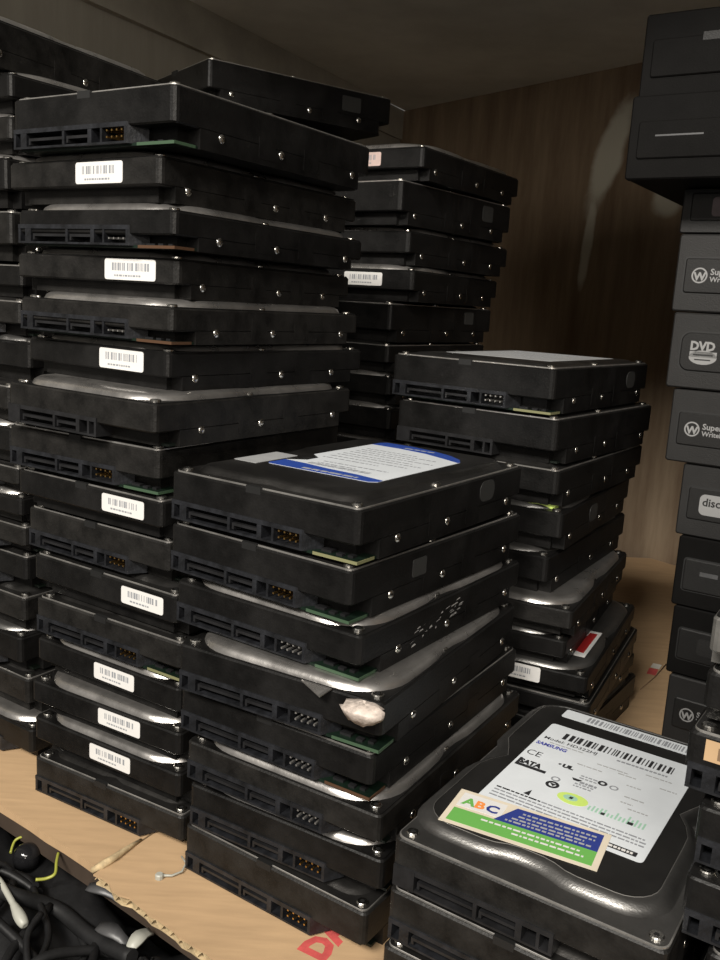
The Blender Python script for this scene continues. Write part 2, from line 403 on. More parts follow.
def text(s, size, m, parent, loc, rot=(0,0,0), name='printed_text', bold=0.0, xs=1.0, align='LEFT'):
    cu=bpy.data.curves.new(name,'FONT'); cu.body=s; cu.size=size*MM; cu.align_x=align; cu.resolution_u=2; cu.offset=bold*MM
    o=bpy.data.objects.new(name,cu); C.objects.link(o)
    dg=bpy.context.evaluated_depsgraph_get(); dg.update()
    me=bpy.data.meshes.new_from_object(o.evaluated_get(dg)); bpy.data.objects.remove(o); bpy.data.curves.remove(cu)
    me.materials.clear(); me.materials.append(m)
    k=link(me,name,parent,loc,rot); k.scale=(xs,1,1)
    return k

# ------------------------------------------------------------------ stacks (mm; z is the casting's top above the cardboard)
ROWS={r[0]:r for r in [
    ('F1', 187.9, 0.9, 328.1, 34.0),
    ('F2', 163.5, -3.0, 330.6, 37.0),
    ('F3', 137.9, 2.7, 328.4, 35.3),
    ('F4', 115.0, 13.9, 317.1, 29.1),
    ('F5', 91.3, 11.5, 320.0, 31.6),
    ('F6', 67.8, 15.9, 317.0, 31.2),
    ('F7', 45.7, 18.3, 320.7, 30.0),
    ('F8', 22.7, 12.7, 318.5, 33.6),
    ('L1', 346.5, -82.1, 373.4, 32.1),
    ('L2', 320.1, -90.5, 386.7, 33.0),
    ('L3', 298.4, -83.5, 383.6, 31.8),
    ('L4', 279.0, -83.8, 393.4, 29.0),
    ('L5', 258.4, -84.4, 386.0, 32.1),
    ('L6', 238.8, -87.1, 391.2, 35.0),
    ('L7', 217.9, -88.6, 375.1, 33.4),
    ('L8', 195.8, -89.5, 386.5, 31.1),
    ('L9', 173.2, -84.7, 382.1, 33.0),
    ('L10', 152.6, -83.4, 389.1, 33.1),
    ('L11', 129.4, -80.2, 384.6, 33.0),
    ('L12', 106.8, -77.3, 384.5, 31.7),
    ('L13', 84.1, -77.7, 385.5, 31.8),
    ('L14', 62.2, -77.2, 384.4, 29.6),
    ('L15', 41.0, -77.0, 385.1, 30.0),
    ('L16', 19.8, -74.8, 383.5, 28.9),
    ('S1', 70.6, 105.9, 247.4, 33.0),
    ('S2', 47.1, 105.2, 247.6, 33.2),
    ('S3', 23.5, 104.6, 246.8, 32.7),
    ('B1', 366.1, 28.6, 602.8, 33.6),
    ('B2', 343.8, 15.8, 596.0, 36.9),
    ('B3', 313.2, 23.1, 605.5, 34.4),
    ('B4', 288.2, 27.5, 604.1, 29.9),
    ('B5', 265.6, 14.0, 603.3, 34.4),
    ('B6', 238.0, 13.8, 602.0, 33.0),
    ('B7', 216.6, 16.3, 603.9, 33.0),
    ('B8', 194.4, 17.7, 605.0, 33.0),
    ('B9', 169.9, 17.9, 612.8, 33.0),
    ('M1', 237.4, 97.9, 464.5, 35.4),
    ('M2', 210.8, 101.7, 464.2, 36.1),
    ('M3', 183.8, 104.6, 462.5, 33.6),
    ('M4', 160.6, 109.6, 465.1, 29.7),
    ('M5', 135.8, 104.3, 465.3, 31.7),
    ('M6', 110.2, 117.4, 452.9, 26.9),
    ('M7', 91.0, 116.9, 458.7, 33.0),
    ('M8', 72.7, 129.6, 454.2, 26.1),
    ('M9', 55.5, 133.5, 456.8, 26.4),
    ('M10', 38.8, 116.1, 462.9, 33.8),
    ('M11', 21.1, 119.9, 467.7, 34.1),
    ('K1', 391.1, -197.9, 455.7, 25.5),
    ('K2', 365.8, -183.4, 465.6, 33.0),
    ('K3', 345.0, -182.6, 462.5, 33.0),
    ('K4', 324.9, -183.9, 458.7, 33.0),
    ('K5', 299.6, -183.0, 461.6, 33.0),
    ('K6', 273.5, -178.9, 464.0, 33.0),
    ('K7', 255.3, -180.0, 463.2, 33.0),
    ('K8', 234.6, -176.0, 465.1, 33.0),
    ('K9', 211.5, -185.2, 460.4, 33.0),
    ('K9b', 189.5, -184.6, 460.5, 33.0),
    ('K10', 168.5, -180.8, 459.2, 33.0),
    ('K11', 151.6, -180.8, 462.5, 33.0),
    ('K12', 134.9, -179.7, 464.5, 33.0),
    ('K13', 117.0, -180.4, 468.3, 33.0),
    ('K14', 94.8, -180.2, 464.2, 33.0),
    ('K15', 71.7, -182.9, 464.6, 33.0),
    ('K16', 46.9, -179.1, 465.1, 33.0),
    ('K17', 21.3, -173.9, 455.9, 33.0),
    ('R0', 178.8, 194.4, 202.0, 32.0),
    ('Ra', 159.2, 195.7, 205.1, 33.5),
    ('Rb', 138.2, 193.5, 207.3, 33.7),
    ('R2', 114.6, 198.5, 202.7, 33.3),
    ('R3', 91.0, 197.5, 202.4, 32.9),
    ('R4', 67.7, 197.3, 202.0, 32.7)]}
# small shifts that keep neighbouring stacks apart
def nudge(n,dx,dy): r=ROWS[n]; ROWS[n]=(r[0],r[1],r[2]+dx,r[3]+dy,r[4])
r=ROWS['S1']; ROWS['S1']=(r[0],r[1]-1.2,*r[2:])
for n in ('F2',): r=ROWS[n]; ROWS[n]=(r[0],r[1],r[2]+2.0,r[3]-2.5,35.5)
for n in ('F3',): r=ROWS[n]; ROWS[n]=(r[0],r[1],r[2]+1.5,r[3]-1.5,34.0)
r=ROWS['M7']; ROWS['M7']=(*r[:4],26.0)
nudge('L10',-1.5,1); nudge('L1',-.5,3); nudge('L9',-2.5,1.5)
nudge('K1',0,0)
for n in ('R4',): nudge(n,8,-5)
ROWS['R2']=(*ROWS['R2'][:2],198.5,203.5,33.3)

SPEC={
 'F1':dict(lid='blue',conn='gold',pcb='pale',seal=(34,15,15,10,4.5)),
 'F2':dict(lid='flat',conn='gold',pcb='green',seal=(-24,14,11,8,1)),
 'F3':dict(lid='rim',conn='plain',pcb='green'),
 'F4':dict(lid='rim',conn='plain',pcb='green'),
 'F5':dict(lid='flat',conn='plain',pcb='copper'),
 'F6':dict(lid='rim',conn='plain',pcb='dark',dusty=True),
 'F7':dict(lid='rim',conn='gold',pcb='dark'),
 'F8':dict(lid='flat',conn='gold',pcb='dark',dusty=True),
 'L1':dict(lid='flat',conn='gold',pcb='green'),
 'L2':dict(lid='rim',end='P',bar=(13,'white',30.5,9.2),dusty=True),
 'L3':dict(lid='rim',conn='plain',pcb='copper'),
 'L4':dict(lid='rim',end='P',bar=(23,'white',30.5,9.2),dusty=True),
 'L5':dict(lid='rim',conn='plain',pcb='copper',dusty=True),
 'L6':dict(lid='rim',end='P',bar=(20,'white',30.5,9.2)),
 'L7':dict(lid='rim',conn='old',pcb='dark',dusty=True),
 'L8':dict(lid='flat',conn='gold',pcb='green',dusty=True),
 'L9':dict(lid='flat',end='P',bar=(26,'white',28,8.4)),
 'L10':dict(lid='flat',conn='gold',pcb='dark',dusty=True),
 'L11':dict(lid='flat',end='P',bar=(29,'white',28,8.4)),
 'L12':dict(lid='flat',conn='gold',pcb='pale',dusty=True),
 'L13':dict(lid='rim',end='P',bar=(7,'white',28,8.4)),
 'L14':dict(lid='rim',end='P',bar=(12,'white',28,8.4)),
 'L15':dict(lid='rim',end='P',bar=(5,'white',28,8.4)),
 'L16':dict(lid='flat',conn='gold',pcb='dark',dusty=True),
 'S1':dict(lid='sams',conn='old',pcb='dark',both=True,dusty=True),
 'S2':dict(lid='flat',conn='plain',pcb='dark',both=True,dusty=True),
 'S3':dict(lid='flat',conn='old',pcb='dark',both=True,dusty=True),
 'B1':dict(lid='rim',end='P',bar=(3,'pink')),
 'B2':dict(lid='flat',end='P',seal=(38,18,15,11,2)),
 'B3':dict(lid='rim',end='P'),
 'B4':dict(lid='rim',end='P',bar=(12,'white')),
 'B5':dict(lid='flat',end='P',seal=(36,18,14,9,1)),
 'B6':dict(lid='flat',end='P'),
 'B7':dict(lid='rim',end='P'),
 'B8':dict(lid='rim',end='P'),
 'B9':dict(lid='rim',end='P'),
 'M1':dict(lid='pale',conn='plain',pcb='pale',seal=(42,15,15,10,4.5)),
 'M2':dict(lid='flat',conn='old',pcb='dark'),
 'M3':dict(lid='flat',end='P'),
 'M4':dict(lid='rimdark',end='P',seal=(-12,12,16,10,4)),
 'M5':dict(lid='rimdark',end='P'),
 'M6':dict(lid='rim',end='P',dusty=True),
 'M7':dict(lid='rimdark',end='P'),
 'M8':dict(lid='rimdark',end='P',bar=(10,'white')),
 'M9':dict(lid='flat',end='P',bar=(-14,'pink')),
 'M10':dict(lid='flat',end='P'),
 'M11':dict(lid='rim',end='P'),
 'R0':dict(lid='rim',end='P',bare=True),
 'Ra':dict(lid='flat',end='P'),
 'Rb':dict(lid='flat',conn='plain',pcb='dark'),
 'R2':dict(lid='rim',conn='gold',pcb='dark'),
 'R3':dict(lid='rim',conn='plain',pcb='dark'),
 'R4':dict(lid='flat',conn='old',pcb='dark'),
}
for i,n in enumerate(['K1','K2','K3','K4','K5','K6','K7','K8','K9','K9b','K10','K11','K12','K13','K14','K15','K16','K17']):
    SPEC[n]=dict(lid='rim' if n in('K1','K2','K3','K4','K9b','K11','K17') else ('rimdark' if n in ('K8','K15') else 'flat'),
                 **(dict(conn='plain',pcb='dark') if n in('K7','K12','K13','K15','K17','K10') else dict(end='P')),dusty=i%2==0)

ORD=['topmost','second down','third down','fourth down','fifth down','sixth down','seventh down','eighth down','ninth down','tenth down','eleventh down','twelfth down','thirteenth down','fourteenth down','fifteenth down','sixteenth down','seventeenth down','lowest']
STACKS={
 'L':['L%d'%i for i in range(1,17)],
 'F':['F%d'%i for i in range(1,9)],
 'S':['S1','S2','S3'],
 'B':['B%d'%i for i in range(1,10)],
 'M':['M%d'%i for i in range(1,12)],
 'K':['K1','K2','K3','K4','K5','K6','K7','K8','K9','K9b','K10','K11','K12','K13','K14','K15','K16','K17'],
 'R':['R0','Ra','Rb','R2','R3','R4'],
}
WHERE={'L':'in the tall left stack','F':'in the centre stack','S':'in the low right stack','B':'in the rear stack',
 'M':'in the stack beside the optical drives','K':'in the stack at the left edge','R':'in the right edge stack'}
GROUP={'L':'drives of the tall left stack','F':'drives of the centre stack','S':'drives of the low right stack','B':'drives of the rear stack',
 'M':'drives of the stack by the optical drives','K':'drives of the far left stack','R':'drives of the near right stack'}
SPECIAL={
 'F1':'black hard drive with blue and white label, on top of the centre stack',
 'F2':'black hard drive with gold jumper pins directly under the blue-labelled drive',
 'F3':'silver-rimmed hard drive with white scuffs on its long side, third in the centre stack',
 'F4':'silver-rimmed hard drive with a pale lump on its near corner, in the centre stack',
 'F8':'dusty black hard drive resting on the cardboard, lowest of the centre stack',
 'L16':'dusty black hard drive resting on the cardboard, lowest of the tall left stack',
 'L1':'thick black hard drive with gold jumper pins, topmost of the tall left stack',
 'S1':'charcoal hard drive with large white label and a blue and green sticker',
 'S2':'black hard drive directly under the drive with the green and blue sticker',
 'S3':'black hard drive cut by the photo\'s lower edge, lowest in the low right stack',
 'M1':'black hard drive with pale grey label, on top of the stack beside the optical drives',
 'M2':'black hard drive with wide dark connector, just under the pale-labelled drive',
 'M6':'dark hard drive with shiny silver lid front and rainbow foil mark, by the optical drives',
 'M8':'black hard drive with white barcode and red lid label, beside the optical drives',
 'K1':'black hard drive turned a little, topmost in the stack cut by the left edge',
 'K17':'silver-lidded hard drive on the cardboard, lowest in the stack cut by the left edge',
 'R0':'bare grey aluminium hard drive, topmost in the stack cut by the right edge',
 'Rb':'black hard drive with a brown label on its end, stack cut by the right edge',
}
def look(n,s):
    if n[0]=='K': return 'silver-lidded black hard drive' if n in('K2','K3','K4') else 'black hard drive'
    l={'flat':'black hard drive','blue':'black hard drive','pale':'black hard drive','rim':'silver-rimmed black hard drive','rimdark':'black hard drive','sams':'charcoal hard drive'}[s['lid']]
    if 'bar' in s: return l+' with '+('white' if s['bar'][1]=='white' else 'pinkish')+' barcode label'
    if s.get('end','C')=='C': return l+(' with gold jumper pins' if s.get('conn','gold')=='gold' else ' with connector end')
    return l+' with plain end'
T={}; HH={}
hard_drive(dict(lid='flat',end='P'),0,17,214,524,123,'black hard drive lying flat under the optical drive stack')
for st,names in STACKS.items():
    hid=[]
    for i,n in enumerate(names):
        s=SPEC[n]; r=ROWS[n]
        if i+1<len(names): nb=names[i+1]; base=ROWS[nb][1]+LID_C[SPEC[nb]['lid']]
        elif st=='B': base=6*22.5
        elif st=='R': base=2*22.5
        else: base=0
        word=ORD[i] if not (i==len(names)-1 and st not in 'BR') else 'lowest'
        lab=SPECIAL.get(n) or f"{look(n,s)}, {word} {WHERE[st]}"
        T[n],HH[n]=hard_drive(s,base,r[1],r[2],r[3],r[4],lab,GROUP[st])

# drives that only carry the ones in view: feet of the rear stack, of the near right stack, and the stack behind the tall one
def carrier(x,y,yaw,k,T0,label,group):
    s=dict(lid='flat',end='P'); c=LID_C['flat']
    return hard_drive(s,k*T0,(k+1)*T0-c,x,y,yaw,label,group)
for k in range(6): carrier(17.5,604,33,k,22.5,'black hard drive low in the rear stack, behind the front stacks','feet of the rear stack')
for k in range(2): carrier(200,199,33,k,22.5,'black hard drive at the foot of the near right stack','feet of the near right stack')
TC=24.2
for k in range(16): carrier(-108,618,33,k,TC,'black hard drive in the stack hidden behind the tall left stack','drives behind the tall left stack')
s=dict(lid='flat',end='P',seal=(38,16,16,10,1))
T['V'],HH['V']=hard_drive(s,16*TC,412.5,-112,607,54,'black hard drive turned sideways above the tall left stack, near the shelf ceiling')

# ------------------------------------------------------------------ labels and marks on the drives
def plate(parent, name, pts, z, t, m, label=None):
    b=MB(); b.loft([[(x,y,z) for x,y in pts],[(x,y,z+t) for x,y in pts]],0)
    o=b.build(name,[m],parent)
    if label: o['label']=label
    return o
def quads(parent,name,qs,z,m):
    b=MB()
    for x0,x1,y0,y1 in qs: b.box(x0,x1,y0,y1,z,z+.05,0)
    return b.build(name,[m],parent)
def roundpoly(x0,x1,y0,y1,r): return [(p[0],p[1]) for p in rrect(x1-x0,y1-y0,r,0,4,1,cx=(x0+x1)/2,cy=(y0+y1)/2)]
def bars(x0,x1,y0,y1,seed,ws=(.35,.5,.8,1.2),gs=(.35,.5,.8)):
    rnd=random.Random(seed); q=[]; x=x0
    while x<x1:
        w=rnd.choice(ws); q.append((x,min(x+w,x1),y0,y1)); x+=w+rnd.choice(gs)
    return q
def lines(x0,x1,y,h,seed,lo=.8,hi=3.2,gap=.5):
    rnd=random.Random(seed); q=[]; x=x0
    while x<x1:
        w=rnd.uniform(lo,hi); q.append((x,min(x+w,x1),y,y+h)); x+=w+gap
    return q

# white label of the top drive in the low right stack (z measured on its lid)
t=T['S1']; z=HH['S1']+LID_C['sams']-.22
L=plate(t,'drive_label',roundpoly(-36.2,31.5,-37,48.3,2),z,.12,M['label'],'white printed drive label')
B=plate(t,'barcode_strip',roundpoly(-36,38,58.2,67.4,1.2),z,.12,M['label'],'white barcode strip')
zz=z+.12
quads(B,'barcode',bars(-24,36,60,65.6,5,(.5,.8,1.2),(.4,.7,1.0)),zz,M['ink_grey'])
quads(L,'barcode',bars(-27,24,35.5,42,11,(.5,.8,1.3,1.8),(.5,.8,1.2)),zz,M['ink'])
text('Model: HD322HJ',3.6,M['ink'],L,(-34,31,zz+.03),bold=.05)
quads(L,'fine_print',lines(0,22,31.6,1.3,61,.8,2.4,.4),zz,M['ink_grey'])
text('SAMSUNG',4.0,M['ink_blue'],L,(-35,24.2,zz+.03),bold=.18,xs=.78)
text('CE',7.0,M['ink'],L,(-35.2,12.2,zz+.03),xs=.85)
text('SATA',5.2,M['ink'],L,(-34.3,3.0,zz+.03),bold=.35,xs=.78)
quads(L,'logo_bar',[(-35,-21,0.2,2.4),(-35,-33.8,2.4,7.4)],zz,M['ink'])
text('UL',4.0,M['ink'],L,(-17.5,11,zz+.03),bold=.3)
text('c',2.4,M['ink'],L,(-19.4,12,zz+.03),bold=.2)
def ringmesh(parent,name,x,y,r0,r1,z,m,n=22):
    b=MB(); f=lambda r,zq:[(x+r*math.cos(2*math.pi*k/n),y+r*math.sin(2*math.pi*k/n),zq) for k in range(n)]
    b.loft([f(r1,z),f(r1,z+.06),f(r0,z+.06),f(r0,z)],0,cap0=False,cap1=False); return b.build(name,[m],parent)
ringmesh(L,'approval_mark',-15,-6,1.6,2.9,zz,M['ink']); ringmesh(L,'approval_mark',-15.6,-.8,1.2,2.0,zz,M['ink_grey'])
plate(L,'approval_mark',[(-14.6,-7.2),(-13.4,-5),(-16.4,-5)],zz,.05,M['ink'])
plate(L,'approval_mark',[(-10.6,5.2),(-6,5.2),(-7.2,3.4),(-9.4,3.4)],zz,.05,M['ink'])
ringmesh(L,'approval_mark',1.5,8.6,.9,2.0,zz,M['ink']); ringmesh(L,'approval_mark',6.5,8,1.2,1.9,zz,M['ink_grey'])
quads(L,'fine_print',sum([lines(-8,0,y,1.0,50+int(y),.6,2.0) for y in (8.5,6.4,.8,-1.2)],[]),zz,M['ink_grey'])
quads(L,'fine_print',lines(-6.5,1,2.4,1.8,62,.8,2,.4),zz,M['ink_grey'])
plate(L,'round_green_logo',[(-4.2+6.4*math.cos(2*math.pi*k/20),-11.5+4.4*math.sin(2*math.pi*k/20)) for k in range(20)],zz,.05,M['lime'])
plate(L,'round_green_logo',[(-5.2+3.0*math.cos(2*math.pi*k/16),-11.2+2.2*math.sin(2*math.pi*k/16)) for k in range(16)],zz+.05,.05,M['palegreen'])
plate(L,'round_green_logo',[(-5.8,-12),(-4.4,-12),(-4.1,-10.2),(-5.5,-10.2)],zz+.1,.05,M['ink'])
rnd=random.Random(3)
quads(L,'green_skyline',[(3+i*1.55,3+i*1.55+.75,-15.2,-15.2+rnd.uniform(2.6,6)) for i in range(15)],zz,M['palegreen'])
quads(L,'green_skyline',[(8.4,10,-15.2,-13.4),(19,21.2,-15.2,-13.2)],zz+.06,M['ink'])
plate(L,'warning_mark',[(-22,-20),(-19.4,-20.4),(-20,-15.6)],zz,.05,M['ink'])
quads(L,'fine_print',sum([lines(-33 if y<-22 else -33,x1,y,.95,90+int(-y*3),.8,3.6,.45) for y,x1 in ((-22.2,-14),(-22.2,28),(-24.6,29),(-27.0,29),(-29.4,2))],[]),zz,M['ink_grey'])
quads(L,'fine_print',sum([lines(x0,x1,y,.8,130+int(y*7),.8,3.0,.4) for x0,x1,y in ((-6,8,23),(-30,-14,28.3),(4,12,21),(10,16,13.5),(12,20,4),(12,17,-1),(14,25,27.5),(22,29,20),(-13,-2,17.5),(16,24,-4.5))],[]),zz,M['pale'])
plate(L,'void_strip',roundpoly(13,28.4,-34.6,-31.6,.3),zz,.05,M['ink'])
quads(L,'fine_print',lines(14.4,27.2,-33.8,1.3,63,.8,1.8,.4),zz+.06,M['white'])

# blue and green sticker on the same lid
def rot(p,a,c): ca,sa=math.cos(a),math.sin(a); return (c[0]+p[0]*ca-p[1]*sa, c[1]+p[0]*sa+p[1]*ca)
sc=(-11.6,-42.9); sa=R(6.6)
def sq(x0,x1,y0,y1): return [rot(p,sa,sc) for p in ((x0,y0),(x1,y0),(x1,y1),(x0,y1))]
zs=z+.2
ST=plate(t,'repair_sticker',sq(-30.2,30.2,-12.9,12.9),zs,.12,M['cream'],'cream bordered sticker with blue and green panels')
plate(ST,'white_panel',sq(-28,-10,0.5,11),zs+.12,.05,M['white'])
plate(ST,'green_panel',sq(-28,27.8,-10.8,-1.2),zs+.12,.05,M['green'])
plate(ST,'blue_panel',[rot(p,sa,sc) for p in ((-12,-1.2),(27.8,-1.2),(27.8,11),(-6,11))],zs+.12,.06,M['royal'])
for ch,x,m in (('A',-26.4,'green'),('B',-21.6,'orange'),('C',-17,'royal')):
    p=rot((x,2.6),sa,sc); text(ch,7.2,M[m],ST,(p[0],p[1],zs+.2),(0,0,sa),bold=.3,name='printed_letter')
for k,(y,x0,x1,m) in enumerate(((7.6,-3,25.5,'pale'),(5.0,-4,25.5,'pale'),(2.6,-6,22,'pale'),(.4,-8,25,'pale'),(-4.6,-16,22,'white'),(-7.4,-3,24,'white'))):
    b=MB()
    for x0q,x1q,y0q,y1q in lines(x0,x1,y,1.1,700+k,.8,3.0,.6):
        q=[rot(p,sa,sc) for p in ((x0q,y0q),(x1q,y0q),(x1q,y1q),(x0q,y1q))]
        b.add([(a_,b_,zs+.2) for a_,b_ in q],[(0,1,2,3)])
    b.build('fine_print',[M[m]],ST)
p=rot((-24,-7.0),sa,sc); text('ABC',3.0,M['white'],ST,(p[0],p[1],zs+.2),(0,0,sa),bold=.1) if False else None

# blue and white label of the centre stack's top drive
t=T['F1']; z=HH['F1']+LID_C['blue']
b=MB()
L=plate(t,'drive_label',[(-25,-38),(30,-38),(33,-35),(33,38),(29,45),(20,52),(8,57),(-8,60.5),(-24,60.5),(-26.5,57),(-26.5,-2),(-19,-8),(-19,-17),(-26.5,-24),(-26.5,-36)],z,.12,M['label'],'white label with blue bands')
plate(L,'blue_band',[(-25,-38),(30,-38),(33,-35),(33,-31),(18,-28.4),(0,-27.2),(-14,-25),(-26.5,-24.2),(-26.5,-36)],z+.12,.04,M['blue'])
plate(L,'blue_band',[(33,36),(33,38),(29,45),(20,52),(8,57),(-8,60.5),(-24,60.5),(-26.5,57),(-26.5,49),(-8,49),(8,46.5),(22,41)],z+.12,.04,M['blue'])
quads(L,'fine_print',sum([lines(-20 if y>-5 else -12,x1,y,1.5,300+int(y),1,4,.8) for y,x1 in ((34,10),(29,24),(24,16),(19,28),(13,20),(8,28),(2,24),(-4,12),(-14,24),(-19,10))],[]),z+.12,M['ink_grey'])
quads(L,'barcode',bars(-14,20,-24,-20,17),z+.12,M['ink_grey'])
quads(L,'fine_print',lines(-8,22,-35.5,2.2,41,3,7,.9),z+.17,M['pale'])
quads(L,'fine_print',lines(-8,10,52,1.6,77,2,6,.8),z+.17,M['pale'])
plate(t,'grey_plate',roundpoly(-42,-28.5,-43,-12,.8),z,.15,M['pale'],'pale grey plate beside the label')
ringmesh(t,'breather_hole',-22.3,-12.5,1.2,2.6,z,M['dark'])

# pale label on the drive beside the optical drives
t=T['M1']; z=HH['M1']+LID_C['pale']
L=plate(t,'drive_label',roundpoly(-36,33,-40,58,2),z,.12,M['pale'],'pale grey drive label')
quads(L,'fine_print',sum([lines(-28,x1,y,1.6,400+int(y),1,5,.8) for y,x1 in ((44,20),(36,24),(20,10),(8,26),(-6,20),(-20,26))],[]),z+.12,M['ink_grey'])

# marks on single drives
t=T['M8']; z=HH['M8']+LID_C['rimdark']
plate(t,'red_label',[(33,-52),(44,-52),(44.4,-6),(36,-6)],z,.1,M['white'],'red label with a white border')
plate(t,'red_label',[(35.4,-44),(42,-46),(42.4,-10),(38,-10)],z+.1,.06,M['red'])
t=T['M6']; b=MB()
pr=[(-26,3),(-24,2.2),(-21.5,7),(-21.5,13),(-23.4,15.5),(-24.6,15),(-23.6,11),(-24,7)]
b.loft([[(x,-D/2-.02,zq) for x,zq in pr],[(x,-D/2-.22,zq) for x,zq in pr]],0); b.build('rainbow_foil',[M['holo']],t,(27,0,0))
t=T['M4']; z=HH['M4']; plate(t,'green_foam_pad',[(30,-70),(44,-66),(45,-60),(34,-58),(26,-62)],z+.55,2.2,M['lime'],'lime green pad under the lid edge')
t=T['F3']; b=MB(); rnd=random.Random(21)
for k in range(26):
    y=rnd.uniform(-36,8); zq=7+ (y+36)*.12+rnd.uniform(-4.5,3.5); l=rnd.uniform(1,5); h=rnd.uniform(.25,1.0)
    b.add([(W/2+.16,y,zq),(W/2+.16,y+l,zq+rnd.uniform(.1,.8)),(W/2+.16,y+l*.8,zq+h+.3),(W/2+.16,y+l*.2,zq+h)],[(0,1,2,3)])
o=b.build('scuff_mark',[M['scuff']],t); o['label']='white scuffed patch'
t=T['F4']; b=MB(); rnd=random.Random(4); n=18; rings=[]
for k,(rr,zq) in enumerate(((5.5,-6),(7.6,-3),(9.0,-.5),(8.4,1.0),(5.5,2.2),(2.0,2.6))):
    rings.append([((rr+rnd.uniform(-1.3,1.1))*math.cos(2*math.pi*i/n),(rr*.72+rnd.uniform(-.9,.7))*math.sin(2*math.pi*i/n),zq*.8+rnd.uniform(-.6,.6)) for i in range(n)])
b.loft(rings,0,smooth=True)
o=b.build('putty_lump',[M['putty']],t,(44.5,-D/2-4.2,HH['F4']-1.5)); o['label']='pale crumpled lump'
b=MB(); zt=HH['F4']
b.add([(14,-D/2-.3,zt+.4),(28,-D/2-.3,zt+.4),(26,-D/2-6,zt-1.5),(16.5,-D/2-5,zt+2.6),(14,-D/2-.3,zt+.9),(28,-D/2-.3,zt+.9),(26,-D/2-6,zt-1.0),(16.5,-D/2-5,zt+3.1)],
      [(3,2,1,0),(4,5,6,7),(0,1,5,4),(1,2,6,5),(2,3,7,6),(3,0,4,7)])
o=b.build('bent_tab',[M['silver']],t); o['label']='bent silver tab'
t=T['Rb']; b=MB(); zt=HH['Rb']
L=plate(t,'brown_label',[(0,0)]*0 or roundpoly(-40,-10,0,1,.2),0,.01,M['card']) if False else None
b.box(-45,2,-D/2-.2,-D/2,11.5,zt-1.2,0); b.box(-41,-32,-D/2-.26,-D/2-.2,12.6,zt-3,1); b.cyl(-36.5,15.2,-D/2-.26,-D/2-.32,1.6,0,axis='y')
o=b.build('brown_label',[M['card'],M['crease']],t); o['label']='brown label'
t=T['R3']; 
for k in (0,): link(ME_SCREW,'large_screw',t,(-38,-D/2+7,HH['R3']+.5)).scale=(2.2,2.2,1.3)

# ------------------------------------------------------------------ optical drives
OW,OD,OH=148.0,170.0,42.0
def bezel_mesh(m):
    b=MB()
    def ring(w,h,r,y): return [(p[0],y,p[1]+OH/2-.2) for p in rrect(w,h,r,0,4,1)]
    b.loft([ring(OW,OH-.6,1.6,0),ring(OW,OH-.6,1.6,-4.0),ring(OW-1.6,OH-2.2,1.2,-4.8)],0)
    return b.mesh('bezel',[m])
ME_BZ={k:bezel_mesh(M[k]) for k in('bezel','bezel_dark')}
def obody():
    b=MB(); b.box(-73,73,-.05,OD-5,.5,OH-.9,0); return b.mesh('metal_case',[M['bezel_dark']])
ME_OB=obody()
def otray(r,h,z,x0,m='tray'):
    b=MB(); w=138
    def ring(ww,hh,rr,y): return [(p[0]+x0,y,p[1]+z) for p in rrect(ww,hh,rr,0,5,1)]
    b.loft([ring(w+1.6,h+1.6,r+.6,-4.7),ring(w+1.6,h+1.6,r+.6,-4.86)],1)          # dark gap around the tray
    b.loft([ring(w,h,r,-4.7),ring(w,h,r,-5.3),ring(w-1.2,h-1.2,max(.4,r-.5),-5.8)],0)
    return b.mesh('tray_door',[M[m],M['dark'] if m=='tray' else M[m]])
M['tray_dark']=M['bezel_dark']
ME_TR={0:otray(1.5,18.5,19.5,0),1:otray(5,21,20.5,1),2:otray(1.5,14.5,13.6,0)}
ME_TRD=otray(1.5,18.5,19.5,0,'bezel_dark')  # tray in the same shade-darkened colour, for the top two drives
def obuttons(kind):
    b=MB(); b.box(48,62,-6,-4.7,6,10,0); return b.mesh('eject_button',[M['tray']])
ME_EJ=obuttons(0)
def oled():
    b=MB(); b.box(38,42,-5.2,-4.7,7,9,0); return b.mesh('indicator_light',[M['pcb_rim']])
ME_LED=oled()
RX=(math.pi/2,0,0)
